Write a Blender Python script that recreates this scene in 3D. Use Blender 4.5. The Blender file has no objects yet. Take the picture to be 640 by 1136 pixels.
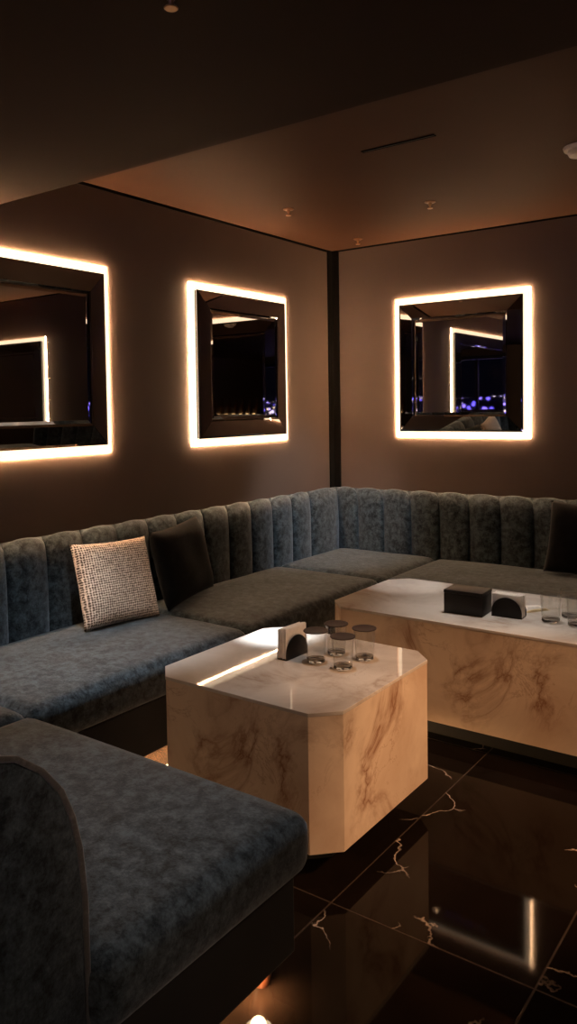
import bpy, bmesh, math, random
from mathutils import Vector, Matrix, noise
random.seed(7)
C = bpy.context.scene.collection
S = bpy.context.scene
R = math.radians

# ------------------------------------------------------------------ materials
class N:
    def __init__(s, name):
        s.m = bpy.data.materials.new(name); s.m.use_nodes = True
        s.t = s.m.node_tree; s.b = s.t.nodes['Principled BSDF']
    def n(s, kind, **kw):
        o = s.t.nodes.new(kind)
        for k, v in kw.items():
            if k.startswith('i_'): o.inputs[k[2:].replace('_', ' ')].default_value = v
            else: setattr(o, k, v)
        return o
    def l(s, a, b): s.t.links.new(a, b)
    def coord(s, scale=(1, 1, 1), rot=(0, 0, 0), loc=(0, 0, 0)):
        tc = s.n('ShaderNodeTexCoord'); mp = s.n('ShaderNodeMapping')
        mp.inputs['Scale'].default_value = scale; mp.inputs['Rotation'].default_value = rot
        mp.inputs['Location'].default_value = loc
        s.l(tc.outputs['Object'], mp.inputs['Vector']); return mp.outputs[0]
    def noise(s, vec, scale, detail=4, rough=.5, dist=0):
        o = s.n('ShaderNodeTexNoise'); s.l(vec, o.inputs['Vector'])
        o.inputs['Scale'].default_value = scale; o.inputs['Detail'].default_value = detail
        o.inputs['Roughness'].default_value = rough; o.inputs['Distortion'].default_value = dist
        return o.outputs[0]
    def ramp(s, val, stops, interp='LINEAR'):
        o = s.n('ShaderNodeValToRGB'); s.l(val, o.inputs[0]); e = o.color_ramp.elements
        o.color_ramp.interpolation = interp
        while len(e) < len(stops): e.new(.5)
        for el, (p, c) in zip(e, stops):
            el.position = p; el.color = (*c, 1) if len(c) == 3 else c
        return o.outputs[0]
    def mix(s, fac, a, b, mode='MIX'):
        o = s.n('ShaderNodeMix'); o.data_type = 'RGBA'; o.blend_type = mode
        for i, v in ((0, fac), (6, a), (7, b)):
            if hasattr(v, 'is_linked') or hasattr(v, 'links'): s.l(v, o.inputs[i])
            else: o.inputs[i].default_value = v if i == 0 else (*v, 1)
        return o.outputs[2]
    def math(s, op, a, b=0.0, c=0.0):
        o = s.n('ShaderNodeMath'); o.operation = op
        for i, v in enumerate((a, b, c)):
            if hasattr(v, 'links'): s.l(v, o.inputs[i])
            else: o.inputs[i].default_value = v
        return o.outputs[0]
    def bump(s, h, strength, dist=.01):
        o = s.n('ShaderNodeBump'); o.inputs['Strength'].default_value = strength
        o.inputs['Distance'].default_value = dist
        s.l(h, o.inputs['Height']); s.l(o.outputs[0], s.b.inputs['Normal'])
    def set(s, **kw):
        for k, v in kw.items():
            k = k.replace('_', ' ')
            if hasattr(v, 'links'): s.l(v, s.b.inputs[k])
            else: s.b.inputs[k].default_value = (*v, 1) if isinstance(v, tuple) and len(v) == 3 else v
        return s

def plain(name, col, rough=.5, metal=0.0, var=.12, scale=8, **kw):
    a = N(name); v = a.coord()
    n = a.noise(v, scale, 4)
    c = a.ramp(n, [(.3, tuple(x*(1-var) for x in col)), (.7, tuple(min(1, x*(1+var)) for x in col))])
    a.set(Base_Color=c, Roughness=rough, Metallic=metal, **kw)
    return a.m

def emis(name, col, strength):
    a = N(name); a.set(Base_Color=(.9, .9, .9), Emission_Color=col, Emission_Strength=strength, Roughness=.4)
    return a.m

def velvet(name, lo, hi, sheen=.5, scale=9):
    a = N(name); v = a.coord()
    n1 = a.noise(v, scale, 7, .68, .25); n2 = a.noise(v, scale*5, 4, .65)
    n3 = a.noise(v, 420, 2, .5)
    k = a.math('ADD', a.math('MULTIPLY', n1, .72), a.math('MULTIPLY', n2, .28))
    c = a.ramp(k, [(.40, lo), (.5, tuple((x+y)*.42 for x, y in zip(lo, hi))), (.62, hi)])
    a.set(Base_Color=c, Roughness=.85, Sheen_Weight=sheen, Sheen_Roughness=.45, Sheen_Tint=(.72, .82, .95))
    a.b.inputs['Specular IOR Level'].default_value = .2
    a.bump(a.math('ADD', n2, a.math('MULTIPLY', n3, .6)), .25, .004)
    return a.m

def marble(name, loc, base_lo, base_hi, vein, rough, veinamt=.75, scale=1.0):
    a = N(name); v = a.coord((scale,)*3, (.3, .5, .35), loc)
    cl = a.noise(v, 2.6, 6, .6, .6)
    base = a.ramp(cl, [(.34, base_lo), (.62, base_hi)])
    # a long wandering vein = the zero set of a distorted noise, thickened where a second noise is high
    w1 = a.noise(v, 2.1, 7, .62, 1.1)
    d1 = a.math('ABSOLUTE', a.math('SUBTRACT', w1, .5))
    m = a.noise(v, 3.4, 3, .5)
    v1 = a.ramp(d1, [(.0, (1, 1, 1)), (.018, (.55, .55, .55)), (.07, (0, 0, 0))])
    mask = a.ramp(m, [(.48, (0, 0, 0)), (.66, (1, 1, 1))])
    w2 = a.noise(v, 5.0, 7, .65, 1.4)
    d2 = a.math('ABSOLUTE', a.math('SUBTRACT', w2, .52))
    v2 = a.ramp(d2, [(0, (.5, .5, .5)), (.02, (0, 0, 0))])
    f = a.math('MULTIPLY', a.math('MULTIPLY', a.math('MAXIMUM', v1, v2), mask), veinamt)
    a.set(Base_Color=a.mix(f, base, vein), Roughness=rough)
    return a.m

M = {}
M['wall'] = plain('taupe_wall_paint', (.116, .082, .068), .6, var=.05, scale=3, Specular_IOR_Level=.3)
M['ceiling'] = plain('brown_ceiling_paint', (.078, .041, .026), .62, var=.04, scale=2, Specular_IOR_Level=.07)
M['soffit'] = plain('shaded_soffit_paint', (.040, .021, .014), .8, var=.05, scale=2, Specular_IOR_Level=.1)  # colour darkened to carry the low light on the soffit
M['corner'] = plain('black_corner_channel', (.004, .0035, .003), .9, Specular_IOR_Level=.1)
M['velvet'] = velvet('charcoal_blue_velvet', (.0085, .0128, .0162), (.082, .112, .134), .4, 27)
M['piping'] = velvet('charcoal_piping', (.09, .09, .09), (.17, .17, .17), .6, 20)
M['base'] = plain('dark_upholstered_plinth', (.017, .018, .019), .9, Sheen_Weight=.15, Specular_IOR_Level=.15)
M['dark_velvet'] = velvet('black_velvet', (.003, .0034, .0038), (.008, .009, .010), .06, 18)
M['foot'] = plain('red_brown_wood', (.07, .025, .012), .35, scale=30)
M['marble'] = marble('warm_lit_marble_side', (0, 0, 0), (.58, .43, .32), (.74, .60, .47), (.27, .13, .07), .26, .95)  # same marble as the top, warm light tinted into the colour
M['marble_top'] = marble('cool_lit_marble_top', (3, 1, 2), (.53, .48, .44), (.72, .68, .64), (.36, .25, .18), .03, .7)  # same marble as the sides, greyed in the colour for cooler light
M['plinth'] = plain('black_table_plinth', (.006, .006, .006), .6)
M['black'] = plain('black_lacquer', (.009, .007, .006), .5, Specular_IOR_Level=.3)
M['brown_cap'] = plain('dark_brown_paper', (.028, .013, .009), .6, scale=40)
M['paper'] = plain('white_napkin_paper', (.78, .74, .69), .8, scale=60, var=.06)
M['brass'] = plain('brass', (.34, .19, .11), .4, 1.0)
M['white_plastic'] = plain('white_plastic', (.85, .78, .7), .5)
M['mirror'] = N('smoked_mirror').set(Base_Color=(.6, .59, .58), Metallic=1.0, Roughness=.015).m
M['mirror_edge'] = N('mirror_bevel').set(Base_Color=(.8, .8, .8), Metallic=1.0, Roughness=.05).m
M['backing'] = plain('brown_mirror_backing', (.10, .066, .048), .5)
M['slot'] = plain('black_slot', (.006, .005, .005), .7)
HALO = (1.0, .61, .31)
M['halo'] = emis('warm_halo_light', (1.0, .76, .50), 1.9)
M['under'] = emis('warm_plinth_light', (1.0, .58, .26), 330.0)
M['led'] = emis('warm_led_tape', (1.0, .58, .30), 430.0)
M['wood'] = plain('bar_wood', (.05, .025, .014), .4, scale=20)
M['frame'] = plain('window_frame_black', (.01, .01, .011), .4)
M['sachet'] = plain('kraft_sachet', (.5, .38, .2), .6, scale=60)

def glass_mat(name, tint=(.97, .97, .96), k=.9):
    a = N(name); t = a.t
    tr = a.n('ShaderNodeBsdfTransparent'); tr.inputs[0].default_value = (*tint, 1)
    gl = a.n('ShaderNodeBsdfGlossy'); gl.inputs['Roughness'].default_value = .02
    fr = a.n('ShaderNodeLayerWeight'); fr.inputs[0].default_value = .5
    mx = a.n('ShaderNodeMixShader'); a.l(a.math('MULTIPLY_ADD', a.math('POWER', fr.outputs['Facing'], 4.0), .75*k, .07), mx.inputs[0])
    a.l(tr.outputs[0], mx.inputs[1]); a.l(gl.outputs[0], mx.inputs[2])
    a.l(mx.outputs[0], t.nodes['Material Output'].inputs[0])
    return a.m
M['solid_glass'] = N('solid_glass').set(Base_Color=(.97, .97, .96), Roughness=.01, IOR=1.46, Transmission_Weight=1.0).m
M['glass'] = glass_mat('clear_glass')

def woven():
    a = N('beige_boucle_weave'); v = a.coord()
    sx = a.n('ShaderNodeSeparateXYZ'); nz = a.noise(v, 20, 4, .6)
    w = a.n('ShaderNodeVectorMath'); w.operation = 'ADD'
    mx = a.mix(1.0, (0, 0, 0), (0, 0, 0))
    nn = a.n('ShaderNodeTexNoise'); a.l(v, nn.inputs['Vector']); nn.inputs['Scale'].default_value = 70
    sc = a.n('ShaderNodeVectorMath'); sc.operation = 'SCALE'; sc.inputs['Scale'].default_value = .010
    a.l(nn.outputs['Color'], sc.inputs[0]); a.l(v, w.inputs[0]); a.l(sc.outputs[0], w.inputs[1])
    a.l(w.outputs[0], sx.inputs[0])
    def thread(o, f, ph):
        return a.math('SINE', a.math('MULTIPLY_ADD', o, f, ph))
    tx = a.math('ABSOLUTE', thread(sx.outputs[0], 275, 0)); ty = a.math('ABSOLUTE', thread(sx.outputs[2], 285, 1))
    grid = a.math('MULTIPLY', tx, ty)
    blot = a.noise(v, 75, 4, .75)
    k = a.math('SUBTRACT', a.math('MULTIPLY_ADD', grid, .48, .47), a.math('MULTIPLY', blot, .85))
    inv = a.ramp(k, [(.06, (.9, .75, .62)), (.22, (.66, .50, .39)), (.33, (.09, .05, .03))])
    a.set(Base_Color=inv, Roughness=.95, Sheen_Weight=.2)
    a.bump(a.math('SUBTRACT', 1.0, k), .5, .004)
    return a.m
M['woven'] = woven()

def floor_mat():
    a = N('black_marble_tiles'); v = a.coord()
    # tile joints: x = 1.89 + .6 k ; y = -3.0 + .6 k
    sp = a.n('ShaderNodeSeparateXYZ'); a.l(v, sp.inputs[0])
    def joint(o, off, pitch):
        f = a.math('FRACT', a.math('DIVIDE', a.math('ADD', o, off), pitch))
        d = a.math('MINIMUM', f, a.math('SUBTRACT', 1.0, f))
        return a.math('MULTIPLY', d, pitch)
    jx = joint(sp.outputs[0], -1.89+60, .6); jy = joint(sp.outputs[1], 3.0+120, 1.2)
    j = a.math('MINIMUM', jx, jy)
    jm = a.ramp(j, [(.0007, (1, 1, 1)), (.0016, (0, 0, 0))])
    # per-tile offset so veins break at joints
    fx = a.math('FLOOR', a.math('DIVIDE', a.math('ADD', sp.outputs[0], -1.89+60), .6))
    fy = a.math('FLOOR', a.math('DIVIDE', a.math('ADD', sp.outputs[1], 123.0), 1.2))
    cb = a.n('ShaderNodeCombineXYZ'); a.l(a.math('MULTIPLY', fx, 7.31), cb.inputs[0]); a.l(a.math('MULTIPLY', fy, 3.77), cb.inputs[1])
    ad = a.n('ShaderNodeVectorMath'); ad.operation = 'ADD'; a.l(v, ad.inputs[0]); a.l(cb.outputs[0], ad.inputs[1])
    dn = a.n('ShaderNodeTexNoise'); a.l(ad.outputs[0], dn.inputs['Vector']); dn.inputs['Scale'].default_value = 5; dn.inputs['Detail'].default_value = 6
    ds = a.n('ShaderNodeVectorMath'); ds.operation = 'SCALE'; ds.inputs['Scale'].default_value = .28; a.l(dn.outputs['Color'], ds.inputs[0])
    da = a.n('ShaderNodeVectorMath'); da.operation = 'ADD'; a.l(ad.outputs[0], da.inputs[0]); a.l(ds.outputs[0], da.inputs[1])
    vo = a.n('ShaderNodeTexVoronoi'); vo.feature = 'DISTANCE_TO_EDGE'; a.l(da.outputs[0], vo.inputs['Vector']); vo.inputs['Scale'].default_value = 2.3
    v1 = a.ramp(vo.outputs['Distance'], [(0, (1, 1, 1)), (.003, (.7, .7, .7)), (.008, (0, 0, 0))])
    ms = a.noise(ad.outputs[0], 3.0, 2, .5); mk = a.ramp(ms, [(.52, (0, 0, 0)), (.6, (1, 1, 1))])
    f = a.math('MULTIPLY', v1, mk)
    cl = a.ramp(a.noise(v, 3, 5, .6), [(.3, (.0045, .003, .0023)), (.75, (.010, .006, .0042))])
    c = a.mix(f, cl, (.50, .40, .33)); c = a.mix(a.math('MULTIPLY', jm, .45), c, (.13, .09, .07))
    a.set(Base_Color=c, Roughness=a.math('MULTIPLY_ADD', jm, .5, .05))
    a.b.inputs['Specular IOR Level'].default_value = .15
    return a.m
M['floor'] = floor_mat()

def city_mat():
    a = N('city_lights'); v = a.coord()
    vo = a.n('ShaderNodeTexVoronoi'); a.l(v, vo.inputs['Vector']); vo.inputs['Scale'].default_value = 2.6
    dot = a.ramp(vo.outputs['Distance'], [(.25, (1, 1, 1)), (.45, (0, 0, 0))])
    vc = a.n('ShaderNodeSeparateColor'); a.l(vo.outputs['Color'], vc.inputs[0])
    on = a.math('GREATER_THAN', vc.outputs[0], .25)
    col = a.ramp(vc.outputs[1], [(.0, (.10, .07, 1)), (.5, (.30, .2, 1)), (.7, (.75, .65, 1)), (.95, (1, .75, .5))])
    a.set(Base_Color=(.01, .01, .02), Emission_Color=col, Emission_Strength=a.math('MULTIPLY', a.math('MULTIPLY', dot, on), 7.0))
    return a.m
M['city'] = city_mat()

# ------------------------------------------------------------------ mesh helpers
def obj(name, bm, mat, parent=None, smooth=False, angle=None):
    me = bpy.data.meshes.new(name)
    bmesh.ops.recalc_face_normals(bm, faces=bm.faces)
    bm.to_mesh(me); bm.free()
    me.materials.append(mat)
    if smooth:
        for p in me.polygons: p.use_smooth = True
        if angle is not None: me.set_sharp_from_angle(angle=R(angle))
    o = bpy.data.objects.new(name, me); C.objects.link(o)
    if parent is not None: o.parent = parent
    return o
def thing(name, label, cat, loc=(0, 0, 0), rz=0, group=None):
    o = bpy.data.objects.new(name, None); C.objects.link(o)
    o.location = loc; o.rotation_euler = (0, 0, rz); o.empty_display_size = .1
    o['label'] = label; o['category'] = cat
    if group: o['group'] = group
    return o
def tag(o, label, cat, group=None, kind=None):
    o['label'] = label; o['category'] = cat
    if group: o['group'] = group
    if kind: o['kind'] = kind
    return o
def struct(name, bm, mat, label=None, cat=None):
    o = obj(name, bm, mat); o['kind'] = 'structure'
    if label: o['label'] = label; o['category'] = cat
    return o
def box(bm, x0, x1, y0, y1, z0, z1, bev=0, seg=2):
    r = bmesh.ops.create_cube(bm, size=1)
    vs = r['verts']
    for v in vs:
        v.co = Vector(((x0+x1)/2+v.co.x*(x1-x0), (y0+y1)/2+v.co.y*(y1-y0), (z0+z1)/2+v.co.z*(z1-z0)))
    if bev:
        es = list({e for v in vs for e in v.link_edges})
        bmesh.ops.bevel(bm, geom=es, offset=bev, segments=seg, affect='EDGES', profile=.5)
    return bm
def bx(*a, **k): return box(bmesh.new(), *a, **k)
def lathe(bm, prof, n=32, c=(0, 0, 0)):
    rings = []
    for r, z in prof:
        if r < 1e-6: rings.append([bm.verts.new((c[0], c[1], c[2]+z))])
        else: rings.append([bm.verts.new((c[0]+r*math.cos(2*math.pi*i/n), c[1]+r*math.sin(2*math.pi*i/n), c[2]+z)) for i in range(n)])
    for a, b in zip(rings, rings[1:]):
        for i in range(n):
            j = (i+1) % n
            if len(a) == 1 and len(b) == 1: continue
            if len(a) == 1: bm.faces.new((a[0], b[i], b[j]))
            elif len(b) == 1: bm.faces.new((a[i], a[j], b[0]))
            else: bm.faces.new((a[i], a[j], b[j], b[i]))
    return bm
def prism(bm, pts, z0, z1, axis='z', bev=0):
    def P(u, v, w):
        return {'z': (u, v, w), 'x': (w, u, v), 'y': (u, w, v)}[axis]
    a = [bm.verts.new(P(u, v, z0)) for u, v in pts]; b = [bm.verts.new(P(u, v, z1)) for u, v in pts]
    n = len(pts)
    fs = [bm.faces.new(a), bm.faces.new(b)]
    for i in range(n): fs.append(bm.faces.new((a[i], a[(i+1) % n], b[(i+1) % n], b[i])))
    if bev:
        bmesh.ops.recalc_face_normals(bm, faces=fs)
        bmesh.ops.bevel(bm, geom=list({e for f in fs for e in f.edges}), offset=bev, segments=2, affect='EDGES', profile=.5)
    return bm
def tube(bm, pts, r, n=8, closed=False):
    rings = []; m = len(pts); pts = [Vector(p) for p in pts]
    for i, p in enumerate(pts):
        t = (pts[min(i+1, m-1)]-pts[max(i-1, 0)]).normalized()
        u = t.cross(Vector((.31, .2, .93))).normalized(); w = t.cross(u)
        rings.append([bm.verts.new(p+r*(math.cos(2*math.pi*k/n)*u+math.sin(2*math.pi*k/n)*w)) for k in range(n)])
    for a, b in zip(rings, rings[1:]):
        for k in range(n): bm.faces.new((a[k], a[(k+1) % n], b[(k+1) % n], b[k]))
    bm.faces.new(rings[0][::-1]); bm.faces.new(rings[-1])
    return bm
def cushion(x0, x1, y0, y1, z0, z1, r=.035, puff=.018, seed=0, nx=None, ny=None, crease=True):
    """upholstered seat block: rounded-box surface with a gently domed, slightly uneven top"""
    lx, ly, lz = x1-x0, y1-y0, z1-z0
    nx = nx or max(14, int(lx/.03)); ny = ny or max(14, int(ly/.03)); nz = 8
    cx, cy, cz = (x0+x1)/2, (y0+y1)/2, (z0+z1)/2
    bm = bmesh.new(); V = {}
    def sp(i, n):   # denser near the rims
        t = i/n*2-1
        return math.copysign(1-(1-abs(t))**1.35, t)
    def vert(i, j, k):
        if (i, j, k) in V: return V[i, j, k]
        u, v, w = sp(i, nx), sp(j, ny), sp(k, nz)
        p = Vector((u*lx/2, v*ly/2, w*lz/2))
        q = Vector((max(-lx/2+r, min(lx/2-r, p.x)), max(-ly/2+r, min(ly/2-r, p.y)), max(-lz/2+r, min(lz/2-r, p.z))))
        d = p-q
        if d.length > 1e-9: p = q+d.normalized()*r
        if w > -.2:
            e = max(0, (1-abs(u)**5)*(1-abs(v)**5))*max(0, w)
            g = Vector((cx+p.x, cy+p.y, seed*3.1))
            p.z += puff*(e-.35*max(0, w)) + .006*noise.noise(g*4.5)*max(0, w)*e
        side = (1-abs(w)**2)*.006
        if abs(u) > .999: p.x += math.copysign(side, u)
        if abs(v) > .999: p.y += math.copysign(side, v)
        V[i, j, k] = bm.verts.new((cx+p.x, cy+p.y, cz+p.z)); return V[i, j, k]
    def face(*k): bm.faces.new([vert(*q) for q in k])
    for i in range(nx):
        for j in range(ny):
            for k in (0, nz): face((i, j, k), (i+1, j, k), (i+1, j+1, k), (i, j+1, k))
    for i in range(nx):
        for k in range(nz):
            for j in (0, ny): face((i, j, k), (i+1, j, k), (i+1, j, k+1), (i, j, k+1))
    for j in range(ny):
        for k in range(nz):
            for i in (0, nx): face((i, j, k), (i, j+1, k), (i, j+1, k+1), (i, j, k+1))
    return bm
def channel_back(prof, grooves, to3d, mitre0=0.0, mitre1=0.0, puff=.034, per=12, top_puff=.012):
    """channel-tufted back: profile (n, z) swept along s with a rounded bulge between grooves.
    mitre0/mitre1: slope ds/dn at the two ends."""
    bm = bmesh.new(); cols = []
    ss = []
    for a, b in zip(grooves, grooves[1:]):
        for k in range(per): 
            t = k/per
            t = .5-.5*math.cos(math.pi*t) if True else t
            ss.append((a+(b-a)*t, t))
    ss.append((grooves[-1], 1.0))
    L0, L1 = grooves[0], grooves[-1]
    n = len(prof)
    nrm = []
    for i in range(n):
        a, b = prof[max(0, i-1)], prof[min(n-1, i+1)]
        t = Vector((b[0]-a[0], b[1]-a[1])).normalized()
        nrm.append((t.y, -t.x))
    for s, t in ss:
        bulge = (1-abs(2*t-1)**2.6)**.75 if 0 < t < 1 else 0
        col = []
        for (a, z), (na, nz_) in zip(prof, nrm):
            back = a < .03
            amt = 0 if back else puff*(bulge-1)+.0
            aa, zz = a+na*amt, z+nz_*amt
            w = (s-L0)/(L1-L0)
            sl = s + mitre0*aa*(1-w) + mitre1*aa*w
            col.append(bm.verts.new(to3d(sl, aa, zz)))
        cols.append(col)
    for a, b in zip(cols, cols[1:]):
        for i in range(n-1): bm.faces.new((a[i], b[i], b[i+1], a[i+1]))
        bm.faces.new((a[n-1], b[n-1], b[0], a[0]))
    bm.faces.new(cols[0]); bm.faces.new(cols[-1][::-1])
    return bm
def pillow(w, h, d, seed=0, n=26, pinch=.10):
    bm = bmesh.new(); top = {}; bot = {}
    for i in range(n+1):
        for j in range(n+1):
            u, v = i/n*2-1, j/n*2-1
            sx = 1-pinch*(1-u*u)*0-pinch*.55*(1-v*v)*abs(u)**3
            sy = 1-pinch*.55*(1-u*u)*abs(v)**3
            x, z = u*w/2*sx, v*h/2*sy
            t = max(0, (1-u**4)*(1-v**4))**.55*d/2
            q = Vector((x*6, z*6, seed))
            t += .012*noise.noise(q)*max(0, (1-u**4)*(1-v**4))
            rim = i in (0, n) or j in (0, n)
            top[i, j] = bm.verts.new((x, -t, z+h/2))
            bot[i, j] = top[i, j] if rim else bm.verts.new((x, t, z+h/2))
    for i in range(n):
        for j in range(n):
            bm.faces.new((top[i, j], top[i+1, j], top[i+1, j+1], top[i, j+1]))
            q = [bot[i, j], bot[i, j+1], bot[i+1, j+1], bot[i+1, j]]
            bm.faces.new(q)
    return bm
def octa(x0, x1, y0, y1, c):
    return [(x0+c, y0), (x1-c, y0), (x1, y0+c), (x1, y1-c), (x1-c, y1), (x0+c, y1), (x0, y1-c), (x0, y0+c)]

# ------------------------------------------------------------------ the room
CZ = 2.579; SZ = 2.36; SY = -2.78; XE = 6.2; YS = -7.4
struct('floor', bx(-.15, XE+.15, YS-.15, .15, -.12, 0), M['floor'])
struct('wall_left', bx(-.15, 0, YS, 0, 0, CZ+.1), M['wall'])
struct('wall_back', bx(-.15, XE+.15, 0, .15, 0, CZ+.1), M['wall'])
struct('wall_right', bx(XE, XE+.15, YS, 0, 0, CZ+.1), M['wall'])
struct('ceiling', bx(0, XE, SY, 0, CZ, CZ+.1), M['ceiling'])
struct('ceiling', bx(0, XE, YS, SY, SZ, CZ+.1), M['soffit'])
# rear wall with a wide night window
b = bmesh.new(); box(b, -.15, .7, YS-.15, YS, 0, CZ+.1); box(b, 4.6, XE+.15, YS-.15, YS, 0, CZ+.1)
box(b, .7, 4.6, YS-.15, YS, 0, .55); box(b, .7, 4.6, YS-.15, YS, 2.25, CZ+.1)
struct('wall_front', b, M['wall'])
wf = bmesh.new()
box(wf, .7, .76, YS-.1, YS-.04, .55, 2.25); box(wf, 4.54, 4.6, YS-.1, YS-.04, .55, 2.25)
box(wf, .76, 4.54, YS-.1, YS-.04, .55, .61); box(wf, .76, 4.54, YS-.1, YS-.04, 2.19, 2.25)
for x in (2.0, 3.3): box(wf, x-.02, x+.02, YS-.1, YS-.04, .61, 2.19)
w = struct('window_1', wf, M['frame'])
g = obj('pane', bx(.76, 4.54, YS-.075, YS-.067, .61, 2.19), M['glass'], w)
# corner channel (dark vertical recess profile) and shadow-gap trims under the ceiling
cc = bmesh.new(); prism(cc, [(.0, -.062), (.012, -.062), (.012, -.016), (.016, -.012), (.062, -.012), (.062, 0), (0, 0)], .0, CZ)
struct('trim_1', cc, M['corner'])
t = bmesh.new(); box(t, 0, .007, SY, -.012, CZ-.014, CZ); struct('trim_2', t, M['corner'])
t = bmesh.new(); box(t, .007, XE, -.007, 0, CZ-.010, CZ); struct('trim_3', t, M['corner'])

# ------------------------------------------------------------------ illuminated bevelled mirrors
def square_ring(bm, a, b, d0, d1, d2=None):
    """ring between half sizes b (outer) and a (inner); depth d0 at wall side, d1 outer front, d2 inner front"""
    d2 = d1 if d2 is None else d2
    for k in range(4):
        ca, sa = math.cos(k*math.pi/2), math.sin(k*math.pi/2)
        def T(u, v, d): return bm.verts.new((u*ca-v*sa, -d, u*sa+v*ca))
        o0, o1 = T(-b, -b, d0), T(b, -b, d0); i0, i1 = T(-a, -a, d0), T(a, -a, d0)
        O0, O1 = T(-b, -b, d1), T(b, -b, d1); I0, I1 = T(-a, -a, d2), T(a, -a, d2)
        bm.faces.new((O0, O1, I1, I0)); bm.faces.new((o0, o1, i1, i0)); bm.faces.new((o0, o1, O1, O0)); bm.faces.new((i0, i1, I1, I0))
    bmesh.ops.remove_doubles(bm, verts=bm.verts, dist=1e-6)
    return bm
PW = .432         # half height of every mirror
def rect_ring(bm, pw, a, b, d0, d1):
    """frame between offsets a (inner) and b (outer) from the mirror edge, pw = half width"""
    def loop(e, d):
        return [bm.verts.new((sx*(pw+e), -d, sz*(PW+e))) for sx, sz in ((-1, -1), (1, -1), (1, 1), (-1, 1))]
    o0, i0, o1, i1 = loop(b, d0), loop(a, d0), loop(b, d1), loop(a, d1)
    for k in range(4):
        j = (k+1) % 4
        bm.faces.new((o1[k], o1[j], i1[j], i1[k])); bm.faces.new((o0[k], o0[j], i0[j], i0[k]))
        bm.faces.new((o0[k], o0[j], o1[j], o1[k])); bm.faces.new((i0[k], i0[j], i1[j], i1[k]))
    return bm
BW = .108; FD = .022
def strip(k, pw):
    """one bevelled border mirror; k = 0 bottom, 1 right, 2 top, 3 left"""
    bm = bmesh.new(); hx, hz = pw, PW
    e = .012
    prof = [(0, 0), (0, .0035), (e, .0075), (BW-e*.7, .0165), (BW, .0135), (BW, 0)]
    cols = []
    for sgn in (-1, 1):
        col = []
        for q, d in prof:
            if k in (0, 2):
                x = sgn*(hx-q-.0008); z = (hz-q)*(-1 if k == 0 else 1)
            else:
                z = sgn*(hz-q-.0008); x = (hx-q)*(1 if k == 1 else -1)
            col.append(bm.verts.new((x, -(FD+d), z)))
        cols.append(col)
    n = len(prof)
    for i in range(n): bm.faces.new((cols[0][i], cols[1][i], cols[1][(i+1) % n], cols[0][(i+1) % n]))
    bm.faces.new(cols[0]); bm.faces.new(cols[1])
    return bm
def make_mirror(pw):
    r = thing('lit_mirror', 'x', 'mirror', (0, 0, 0), 0, 'backlit bevelled mirrors')
    obj('backing', bx(-pw+.003, pw-.003, -FD+.0005, -.0085, -PW+.003, PW-.003), M['backing'], r)
    a, h = pw-BW-.004, PW-BW-.004; e = .016
    pb = bmesh.new(); Q = ((-1, -1), (1, -1), (1, 1), (-1, 1))
    f = [pb.verts.new((x*(a-e), -FD-.010, z*(h-e))) for x, z in Q]
    s = [pb.verts.new((x*a, -FD-.006, z*h)) for x, z in Q]
    k = [pb.verts.new((x*a, -FD, z*h)) for x, z in Q]
    pb.faces.new(f); pb.faces.new(k)
    for i in range(4):
        j = (i+1) % 4
        pb.faces.new((f[i], f[j], s[j], s[i])); pb.faces.new((s[i], s[j], k[j], k[i]))
    obj('mirror_pane', pb, M['mirror'], r)
    for q in range(4): obj('frame_strip', strip(q, pw), M['mirror'], r)
    obj('light_strip', rect_ring(bmesh.new(), pw, -.03, .039, .0052, .0064), M['halo'], r)
    obj('led_tape', rect_ring(bmesh.new(), pw, .030, .0388, .0006, .0050), M['led'], r)
    return r
def dup(root, loc, rz, label, group=None):
    r = root.copy(); C.objects.link(r); r.location = loc; r.rotation_euler = (0, 0, rz)
    r['label'] = label
    if group: r['group'] = group
    for ch in list(root.children):
        c = ch.copy(); C.objects.link(c); c.parent = r
        for gch in list(ch.children):
            d = gch.copy(); C.objects.link(d); d.parent = c
    return r
MZ = 1.706
mir = make_mirror(PW); mir.location = (.993, 0, MZ); mir['label'] = 'square backlit mirror reflecting blue city lights, on the wall right of the corner'
dup(mir, (0, -1.055, MZ), R(90), 'square backlit mirror reflecting the dark room, just left of the room corner')
dup(mir, (3.86, 0, MZ), 0, 'backlit mirror further along the back wall, seen only as a reflection')
wide = make_mirror(.85); wide.location = (0, -2.172-.85, MZ); wide.rotation_euler.z = R(90)
wide['label'] = 'wide backlit mirror cut off by the left edge, above the beige cushion'

# ------------------------------------------------------------------ sectional sofa
sofa = thing('sectional_sofa', 'long charcoal blue velvet sectional sofa with channel tufted back, wrapping around both tables', 'sofa', (0, 0, 0))
ZS = .44; G = .014
VB = M['velvet']
bprof = [(.13, .275), (.13, .42), (.131, .55), (.128, .66), (.122, .745), (.111, .805), (.094, .845), (.070, .868), (.042, .872), (.022, .862), (.010, .84), (.006, .80), (.006, .275)]
gl = [-3.965] + [-.365-.2215*k for k in range(15, -1, -1)] + [0.0]
o = obj('backrest', channel_back(bprof, gl, lambda s, n, z: (n, s, z), 0, -1), VB, sofa, True, 50)
gr = [0.0, .17] + [.383+.2155*k for k in range(0, 15)]
obj('backrest', channel_back(bprof, gr, lambda s, n, z: (s, -n, z), 1, 0), VB, sofa, True, 50)
XR = gr[-1]
def seat(x0, x1, y0, y1, seed):
    return obj('seat_cushion', cushion(x0, x1, y0, y1, .285, ZS+.006, .04, .016, seed), VB, sofa, True)
seat(.118, .876, -2.104, -.882, 1)
seat(.118, .876, -3.280, -2.112, 2)
seat(.118, .876, -.874, -.118, 3)
seat(.884, 2.14, -.874, -.118, 4)
seat(2.148, XR, -.874, -.118, 5)
seat(.118, .876, -3.962, -3.288, 6)
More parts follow.
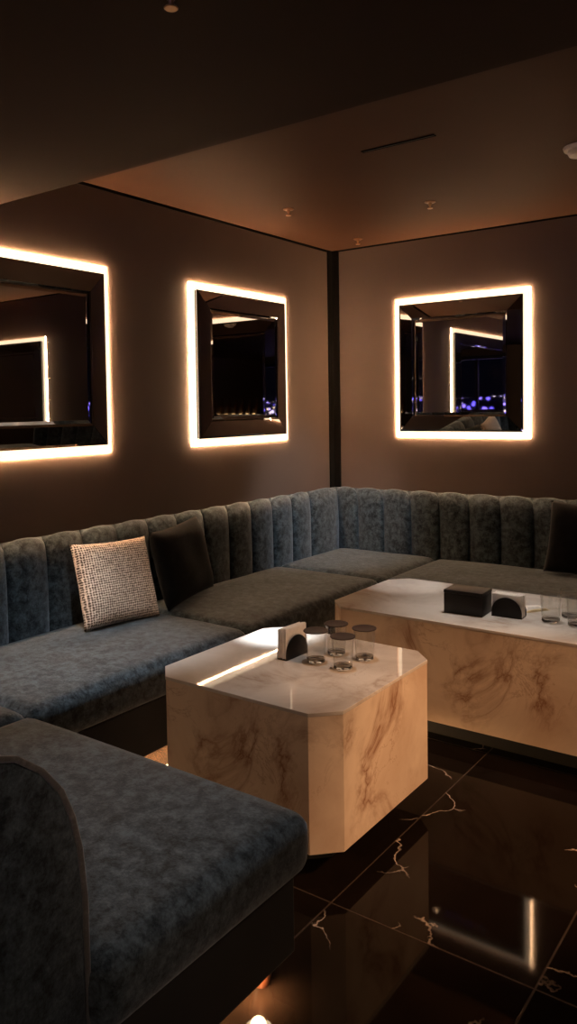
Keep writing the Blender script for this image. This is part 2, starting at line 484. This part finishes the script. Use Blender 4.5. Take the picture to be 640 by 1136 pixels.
seat(.884, 2.022, -3.962, -3.288, 7)
BZ = .075
bs = bmesh.new(); prism(bs, [(.01, -3.93), (1.985, -3.93), (1.985, -3.312), (.852, -3.312), (.852, -.85), (XR-.02, -.85), (XR-.02, -.01), (.01, -.01)], BZ, .284, bev=.006)
obj('base', bs, M['base'], sofa)
# bench back (front face towards the tables) with its rounded, piped end panel
EP = [(-3.965, .10), (-3.965, .45), (-3.966, .56), (-3.975, .655), (-3.99, .72), (-4.013, .775), (-4.05, .826), (-4.10, .866), (-4.16, .888), (-4.21, .885), (-4.245, .86), (-4.255, .82), (-4.255, .10)]
nb = [(y+4.255, z) for y, z in EP]
gb = [.012+.219*k for k in range(10)]; gb[-1] = 1.955
obj('backrest', channel_back(nb, gb, lambda s, n, z: (s, n-4.255, z), 0, 0, puff=.014), VB, sofa, True, 50)
ep = bmesh.new(); prism(ep, EP, 1.956, 1.984, 'x', bev=.010)
obj('end_panel', ep, VB, sofa, True, 40)
pp = bmesh.new(); tube(pp, [(1.984, y+(.002 if i < 6 else 0), z+(.002 if i > 4 else 0)) for i, (y, z) in enumerate(EP)], .006, 8)
obj('piping', pp, M['piping'], sofa, True)
for x, y in ((1.92, -3.37), (1.92, -4.18), (.80, -.80), (2.9, -.80), (.06, -4.18)):
    f = bmesh.new(); zt_ = BZ if y > -4 else .10
    lathe(f, [(0, 0), (.020, 0), (.022, .006), (.034, zt_), (0, zt_)], 20, (x, y, 0)); obj('foot', f, M['foot'], sofa, True, 40)
# warm plinth lighting under the sofa's edge
for a in ((.75, .79, -3.28, -.9), (1.78, 1.82, -3.9, -3.52), (.9, 3.2, -.80, -.76)):
    obj('plinth_light', bx(a[0], a[1], a[2], a[3], BZ-.008, BZ-.0005), M['under'], sofa)
pk = bmesh.new(); lathe(pk, [(0, 0), (.031, 0), (.034, .0015), (.034, .006), (0, .006)], 28, (1.946, -3.418, BZ-.0025)); obj('puck_light', pk, emis('puck_glow', (1, .75, .45), 25), sofa, True, 40)

# ------------------------------------------------------------------ marble tables
def table(x0, x1, y0, y1, c, label):
    cx, cy = (x0+x1)/2, (y0+y1)/2
    t = thing('marble_coffee_table', label, 'table', (cx, cy, 0), 0, 'marble block tables')
    a, b = (x1-x0)/2, (y1-y0)/2
    bd = bmesh.new(); prism(bd, octa(-a+.002, a-.002, -b+.002, b-.002, c-.001), .097, .5205)
    obj('body', bd, M['marble'], t)
    tp = bmesh.new(); prism(tp, octa(-a, a, -b, b, c), .521, .533, bev=.0018)
    obj('tabletop', tp, M['marble_top'], t)
    pl = bmesh.new(); prism(pl, octa(-a+.11, a-.11, -b+.11, b-.11, c*.8), 0, .0965)
    obj('plinth', pl, M['plinth'], t)
    return t
ZT = .533
table(1.126, 1.875, -2.973, -2.245, .0775, 'square cream marble block table with cut corners holding four capped glasses')
table(1.12, 2.72, -1.846, -1.15, .084, 'long cream marble block table with cut corners, by the back sofa run')

# ------------------------------------------------------------------ table ware
def arch(w, h, d):
    """half-round-topped plate in local x-z, thickness d along y"""
    pts = [(-w/2, 0), (w/2, 0)]
    k = 22
    hs = h-w/2 if h > w/2 else 0
    for i in range(k+1):
        a = math.pi*i/k
        pts.append((w/2*math.cos(a), hs+(h-hs)*math.sin(a)))
    return prism(bmesh.new(), pts, -d/2, d/2, 'y', bev=.0008)
def napkin_holder(loc, rz, label, w=.125, th=.036, h=.082, nh=.113):
    t = thing('napkin_holder', label, 'napkin holder', loc, rz, 'napkin holders')
    for s in (-1, 1):
        p = obj('side_plate', arch(w, h, .004), M['black'], t, True, 40); p.location = (0, s*(th/2+.0022), 0)
    obj('base_plate', bx(-w/2, w/2, -th/2, th/2, 0, .004), M['black'], t)
    nb_ = bmesh.new(); k = 9
    rnd = random.Random(5)
    for i in range(k):
        y0 = -th/2+i*th/k; j = rnd.uniform(-.003, .003); dz = rnd.uniform(-.004, .002)
        box(nb_, -w/2+.002+j, w/2-.002+j, y0+.0003, y0+th/k-.0003, .0045, nh+dz, bev=.0014)
    obj('napkins', nb_, M['paper'], t, True, 40)
    return t
napkin_holder((1.441, -2.552, ZT), R(90-3), 'black arched napkin holder full of white napkins, beside the four capped glasses')
napkin_holder((1.907, -1.592, ZT), R(3), 'black arched napkin holder with white napkins, next to the black box on the long table', .132, .062, .086, .098)
# black box
tb = thing('black_box', 'small black lacquer box standing beside the napkin holder on the long table', 'box', (1.733, -1.625, ZT), R(2))
obj('body', bx(-.088, .088, -.062, .062, 0, .088, bev=.003), M['black'], tb, True, 40)
obj('lid', bx(-.089, .089, -.063, .063, .0885, .104, bev=.003), M['black'], tb, True, 40)

def tumbler(label, loc, group, r0=.033, r1=.040, h=.112, thick=.0022, foot=.014):
    t = thing('glass_tumbler', label, 'glass', loc, 0, group)
    gbm = bmesh.new()
    lathe(gbm, [(r0-.0005, foot), (r0+.001, foot+.008), (r0+(r1-r0)*.6, h*.6), (r1, h-.001), (r1-thick/2, h), (r1-thick, h-.001), (r0+(r1-r0)*.6-thick, h*.6), (r0-thick, foot+.006), (r0-.006, foot+.001)], 36)
    obj('bowl', gbm, M['glass'], t, True, 50)
    fb = bmesh.new(); lathe(fb, [(0, .0015), (r0-.008, .0008), (r0-.004, .0005), (r0, .004), (r0-.0005, foot-.0003), (r0-.006, foot), (0, foot-.003)], 36)
    obj('foot', fb, M['solid_glass'], t, True, 50)
    return t
g0 = tumbler('capped glass', (1.671, -2.570, ZT), 'four capped glasses')
cp = bmesh.new(); lathe(cp, [(0, 0), (.041, 0), (.0445, .0005), (.045, .002), (.0445, .0035), (.036, .0035), (.034, .0028), (0, .0028)], 36, (0, 0, .1122)); obj('paper_cap', cp, M['brown_cap'], g0, True, 50)
g0['label'] = 'clear tumbler with brown paper cap, frontmost of the four on the square table'
for loc, lab in (((1.552, -2.562, ZT), 'clear tumbler with brown paper cap, closest to the napkin holder on the square table'),
                 ((1.566, -2.447, ZT), 'clear tumbler with brown paper cap, at the back of the four and partly hidden'),
                 ((1.683, -2.442, ZT), 'clear tumbler with brown paper cap, rightmost of the four on the square table')):
    dup(g0, loc, .3, lab)
g1 = tumbler('clear uncovered tumbler on the long table, the one nearest the napkin holder', (2.085, -1.585, ZT), 'uncovered glasses on the long table', .037, .043, .118)
dup(g1, (2.195, -1.59, ZT), .5, 'uncovered tumbler on the long table, front row, partly out of frame')
dup(g1, (2.135, -1.475, ZT), .9, 'uncovered tumbler on the long table, second row, behind the one nearest the napkins')
dup(g1, (2.245, -1.465, ZT), 1.3, 'clear uncovered tumbler on the long table, at the back by the right edge')
# sachets lying behind the napkin holder
for loc, rz, lab, m, nm in (((1.945, -1.40, ZT), R(38), 'white paper sachet lying behind the napkin holder on the long table', M['paper'], 'paper_sachet'),
                        ((1.985, -1.45, ZT), R(55), 'kraft brown stick sachet lying beside the white sachet behind the napkin holder', M['sachet'], 'stick_sachet')):
    sb = bmesh.new(); L, W = (.09, .045) if nm == 'paper_sachet' else (.12, .018)
    nn = 10
    rows = []
    for i in range(nn+1):
        u = i/nn*2-1; hgt = .009*max(0, 1-u**6)
        rows.append([sb.verts.new((u*L/2, v*W/2, .0006+hgt*(1-abs(v)**2)*q)) for v, q in ((-1, 1), (-.5, 1), (0, 1), (.5, 1), (1, 1))] + [sb.verts.new((u*L/2, v*W/2, 0)) for v in (1, 0, -1)])
    for a_, b_ in zip(rows, rows[1:]):
        for i in range(8): sb.faces.new((a_[i], b_[i], b_[(i+1) % 8], a_[(i+1) % 8]))
    sb.faces.new(rows[0]); sb.faces.new(rows[-1][::-1])
    so = obj(nm, sb, m, None, True, 60); so.location = loc; so.rotation_euler = (0, 0, rz); tag(so, lab, 'sachet')

# ------------------------------------------------------------------ cushions
def place_pillow(name, bm, mat, p0, p1, lean, label, group, roll=0, pip=None):
    """p0,p1: ends of the bottom edge on the seat, front face to the right of p0->p1 (local -y)"""
    p0, p1 = Vector(p0), Vector(p1)
    x = (p1-p0).normalized(); up = Vector((0, 0, 1)); yb = up.cross(x).normalized()
    mt = Matrix((x, yb, up)).transposed().to_4x4()
    mt = Matrix.Translation((p0+p1)/2) @ mt @ Matrix.Rotation(-lean, 4, 'X') @ Matrix.Rotation(roll, 4, 'Y')
    o = obj(name, bm, mat, None, True); o.matrix_world = mt
    tag(o, label, 'cushion', group); return o
place_pillow('throw_cushion', pillow(.42, .40, .12, 1), M['woven'], (.335, -2.60, .452), (.385, -2.19, .452), R(19),
             'beige woven throw cushion leaning on the left sofa back', 'throw cushions', R(2))
place_pillow('throw_cushion', pillow(.48, .405, .13, 2), M['dark_velvet'], (.345, -2.10, .452), (.235, -1.61, .452), R(13),
             'black velvet throw cushion leaning on the sofa back right beside the beige woven cushion', 'throw cushions', R(-3))
place_pillow('throw_cushion', pillow(.44, .42, .14, 3), M['dark_velvet'], (1.65, -.30, .452), (2.06, -.26, .452), R(12),
             'black velvet throw cushion cut off by the right edge, behind the uncovered glasses', 'throw cushions', R(4))

# ------------------------------------------------------------------ ceiling fittings
def sprinkler(loc, label, s=1.0):
    t = thing('sprinkler_head', label, 'sprinkler', loc, 0, 'ceiling sprinklers')
    e = bmesh.new(); lathe(e, [(0, 0), (.030*s, 0), (.031*s, -.003), (.022*s, -.007), (0, -.007)], 24); obj('escutcheon', e, M['brass'], t, True, 40)
    p = bmesh.new(); lathe(p, [(0, -.007), (.009*s, -.007), (.009*s, -.018*s), (.006*s, -.022*s), (.006*s, -.034*s), (0, -.034*s)], 16); obj('stem', p, M['brass'], t, True, 40)
    d = bmesh.new(); lathe(d, [(0, -.034*s), (.014*s, -.034*s), (.016*s, -.036*s), (.014*s, -.038*s), (0, -.038*s)], 20); obj('deflector', d, M['brass'], t, True, 40)
    return t
sp1 = sprinkler((.479, -1.196, CZ), 'small brass sprinkler on the upper ceiling near the left wall glow')
dup(sp1, (1.182, -.826, CZ), 0, 'small sprinkler on the upper ceiling right of the corner, below the slot')
dup(sp1, (.376, -.255, CZ), 0, 'tiny dark sprinkler on the ceiling right in the room corner')
dup(sp1, (1.895, -3.597, SZ), 0, 'copper sprinkler hanging from the lowered ceiling at the top edge of the photo')
sd = thing('smoke_detector', 'round white smoke detector on the ceiling at the right edge', 'smoke detector', (2.115, -1.265, CZ))
e = bmesh.new(); lathe(e, [(0, 0), (.070, 0), (.072, -.004), (.068, -.016), (0, -.016)], 36); obj('base', e, M['white_plastic'], sd, True, 40)
e = bmesh.new(); lathe(e, [(0, -.0162), (.052, -.0162), (.054, -.026), (.046, -.040), (.024, -.047), (0, -.048)], 36); obj('chamber', e, M['white_plastic'], sd, True, 40)
sl = thing('slot_diffuser', 'thin black linear slot set in the upper ceiling', 'air vent', (1.5, -1.807, CZ))
obj('slot', bx(-.17, .17, -.006, .006, -.003, 0), M['slot'], sl)
b = bmesh.new(); box(b, -.176, .176, -.010, -.0065, -.004, 0); box(b, -.176, .176, .0065, .010, -.004, 0); obj('rim', b, M['corner'], sl)

# ------------------------------------------------------------------ what the mirrors see: back bar and night city
bar = thing('bar_shelf', 'dark back bar shelf with warm strip light across the room', 'shelf', (XE, -5.9, 0))
obj('shelf_board', bx(-.28, -.002, -1.1, 1.1, 1.28, 1.31, bev=.003), M['wood'], bar)
tag(obj('strip_light', bx(XE-.02, XE-.002, -6.95, -4.85, 1.33, 1.345, bev=.002), emis('bar_glow', (1, .6, .25), 6)), 'warm strip light on the far wall behind the bottles', 'light')
bc = thing('bar_counter', 'dark wooden back bar counter standing under the bottle shelf', 'counter', (XE, -5.9, 0))
obj('carcass', bx(-.45, -.002, -1.1, 1.1, 0, .92, bev=.004), M['wood'], bc); obj('countertop', bx(-.48, -.002, -1.12, 1.12, .921, .95, bev=.004), M['black'], bc)
bt = thing('liquor_bottle', 'dark glass bottle on the back bar shelf', 'bottle', (XE-.13, -6.8, 1.31), 0, 'bottles on the back bar')
e = bmesh.new(); lathe(e, [(0, 0), (.038, 0), (.04, .006), (.04, .17), (.03, .205), (.014, .23), (.014, .29), (0, .29)], 20); obj('body', e, plain('amber_glass', (.12, .05, .015), .1), bt, True, 40)
e = bmesh.new(); lathe(e, [(0, .2905), (.016, .2905), (.016, .315), (0, .315)], 14); obj('stopper', e, M['black'], bt, True, 40)
for i in range(1, 10): dup(bt, (XE-.13, -6.8+.2*i, 1.31), i, 'dark glass bottle on the back bar shelf')
cb = bmesh.new(); rnd = random.Random(3)
for i in range(320):
    x = rnd.uniform(-50, 60); y = rnd.uniform(-120, -45); w_ = rnd.uniform(3, 7); top = 1.5 + rnd.uniform(-5, 1.2)*(-y/90)
    box(cb, x, x+w_, y, y+w_, -40, top)
co = obj('city_buildings', cb, M['city']); tag(co, 'distant city buildings with blue and violet lights at night', 'city', kind='stuff')

# ------------------------------------------------------------------ light
def spot(loc, target, energy, col, angle, blend=.6, rad=.03):  # ceiling downlights plus a few added fill spots
    l = bpy.data.lights.new('spot_lamp', 'SPOT'); l.energy = energy; l.color = col; l.spot_size = R(angle); l.spot_blend = blend; l.shadow_soft_size = rad
    o = bpy.data.objects.new('spot_lamp', l); C.objects.link(o); o.location = loc
    o.rotation_euler = (Vector(target)-Vector(loc)).to_track_quat('-Z', 'Y').to_euler(); return o
def area(loc, target, energy, col, sx, sy):
    l = bpy.data.lights.new('lamp', 'AREA'); l.energy = energy; l.color = col; l.shape = 'RECTANGLE'; l.size = sx; l.size_y = sy
    o = bpy.data.objects.new('lamp', l); C.objects.link(o); o.location = loc
    o.rotation_euler = (Vector(target)-Vector(loc)).to_track_quat('-Z', 'Y').to_euler(); return o
COOL = (.91, .96, 1.0); WARM = (1.0, .54, .27)
spot((.66, -2.85, SZ-.02), (.62, -2.80, .44), 115, COOL, 42, .9)
spot((1.5, -1.15, CZ-.02), (.13, -.42, .62), 130, COOL, 36, .9)
spot((1.55, -3.2, SZ-.02), (.33, -2.40, .64), 45, (1, .86, .74), 18, .8)  # added spot to brighten the woven cushion
spot((1.6, -2.45, CZ-.02), (1.6, -2.55, .5), 34, (1, .95, .9), 32, .9)  # added neutral light to cool the square table's top
spot((1.0, -2.1, CZ-.02), (1.22, -2.34, .53), 520, (.9, .96, 1), 12, .7)
spot((1.1, -1.05, CZ-.02), (1.25, -1.27, .53), 90, (1, .95, .9), 15, .8)
spot((1.7, -2.95, SZ-.02), (1.6, -3.55, .44), 40, COOL, 40, .9)
spot((1.9, -1.5, CZ-.02), (1.9, -1.5, .5), 85, (1, .92, .83), 40, .9)
spot((4.4, -2.6, SZ-.02), (1.95, -2.35, .12), 420, WARM, 30, .8, .1)
spot((3.7, -5.3, SZ-.02), (1.5, -2.97, .22), 85, (1.0, .60, .37), 24, .9, .1)  # added warm fill for the square table's front face
spot((4.6, -4.4, SZ-.02), (2.0, -4.1, .55), 60, (1.0, .72, .55), 24, .9, .1)  # added fill for the bench end panel
spot((1.946, -3.418, .066), (1.946, -3.418, 0), 6, (1, .5, .2), 150, .6, .02)

# ------------------------------------------------------------------ world
wd = bpy.data.worlds.new('night'); S.world = wd; wd.use_nodes = True
wd.node_tree.nodes['Background'].inputs[0].default_value = (.004, .004, .011, 1)
wd.node_tree.nodes['Background'].inputs[1].default_value = .6

# ------------------------------------------------------------------ camera (matched to the photograph)
f, cyp, yaw, pitch, roll = 871.07, 489.39, .6268, .0429, -.0150
cam = bpy.data.cameras.new('camera'); co_ = bpy.data.objects.new('camera', cam); C.objects.link(co_)
cam.sensor_fit = 'AUTO'; cam.sensor_width = 36; cam.lens = f/1136*36; cam.shift_y = (cyp-568)/1136
cam.clip_start = .05; cam.clip_end = 400
fw = Vector((-math.sin(yaw), math.cos(yaw), 0)); rt = Vector((math.cos(yaw), math.sin(yaw), 0)); up = Vector((0, 0, 1))
f2 = math.cos(pitch)*fw-math.sin(pitch)*up; u2 = math.sin(pitch)*fw+math.cos(pitch)*up
r3 = math.cos(roll)*rt+math.sin(roll)*u2; u3 = -math.sin(roll)*rt+math.cos(roll)*u2
mw = Matrix((r3, u3, -f2)).transposed().to_4x4(); mw.translation = Vector((3.1184, -4.874, 1.45))
co_.matrix_world = mw
S.camera = co_
S.view_settings.view_transform = 'Standard'; S.view_settings.look = 'None'
S.view_settings.gamma = 1; S.view_settings.use_curve_mapping = False; S.view_settings.exposure = 0
S.cycles.use_denoising = True
S.cycles.max_bounces = 12; S.cycles.glossy_bounces = 6; S.cycles.transmission_bounces = 10
S.cycles.sample_clamp_indirect = 4.0
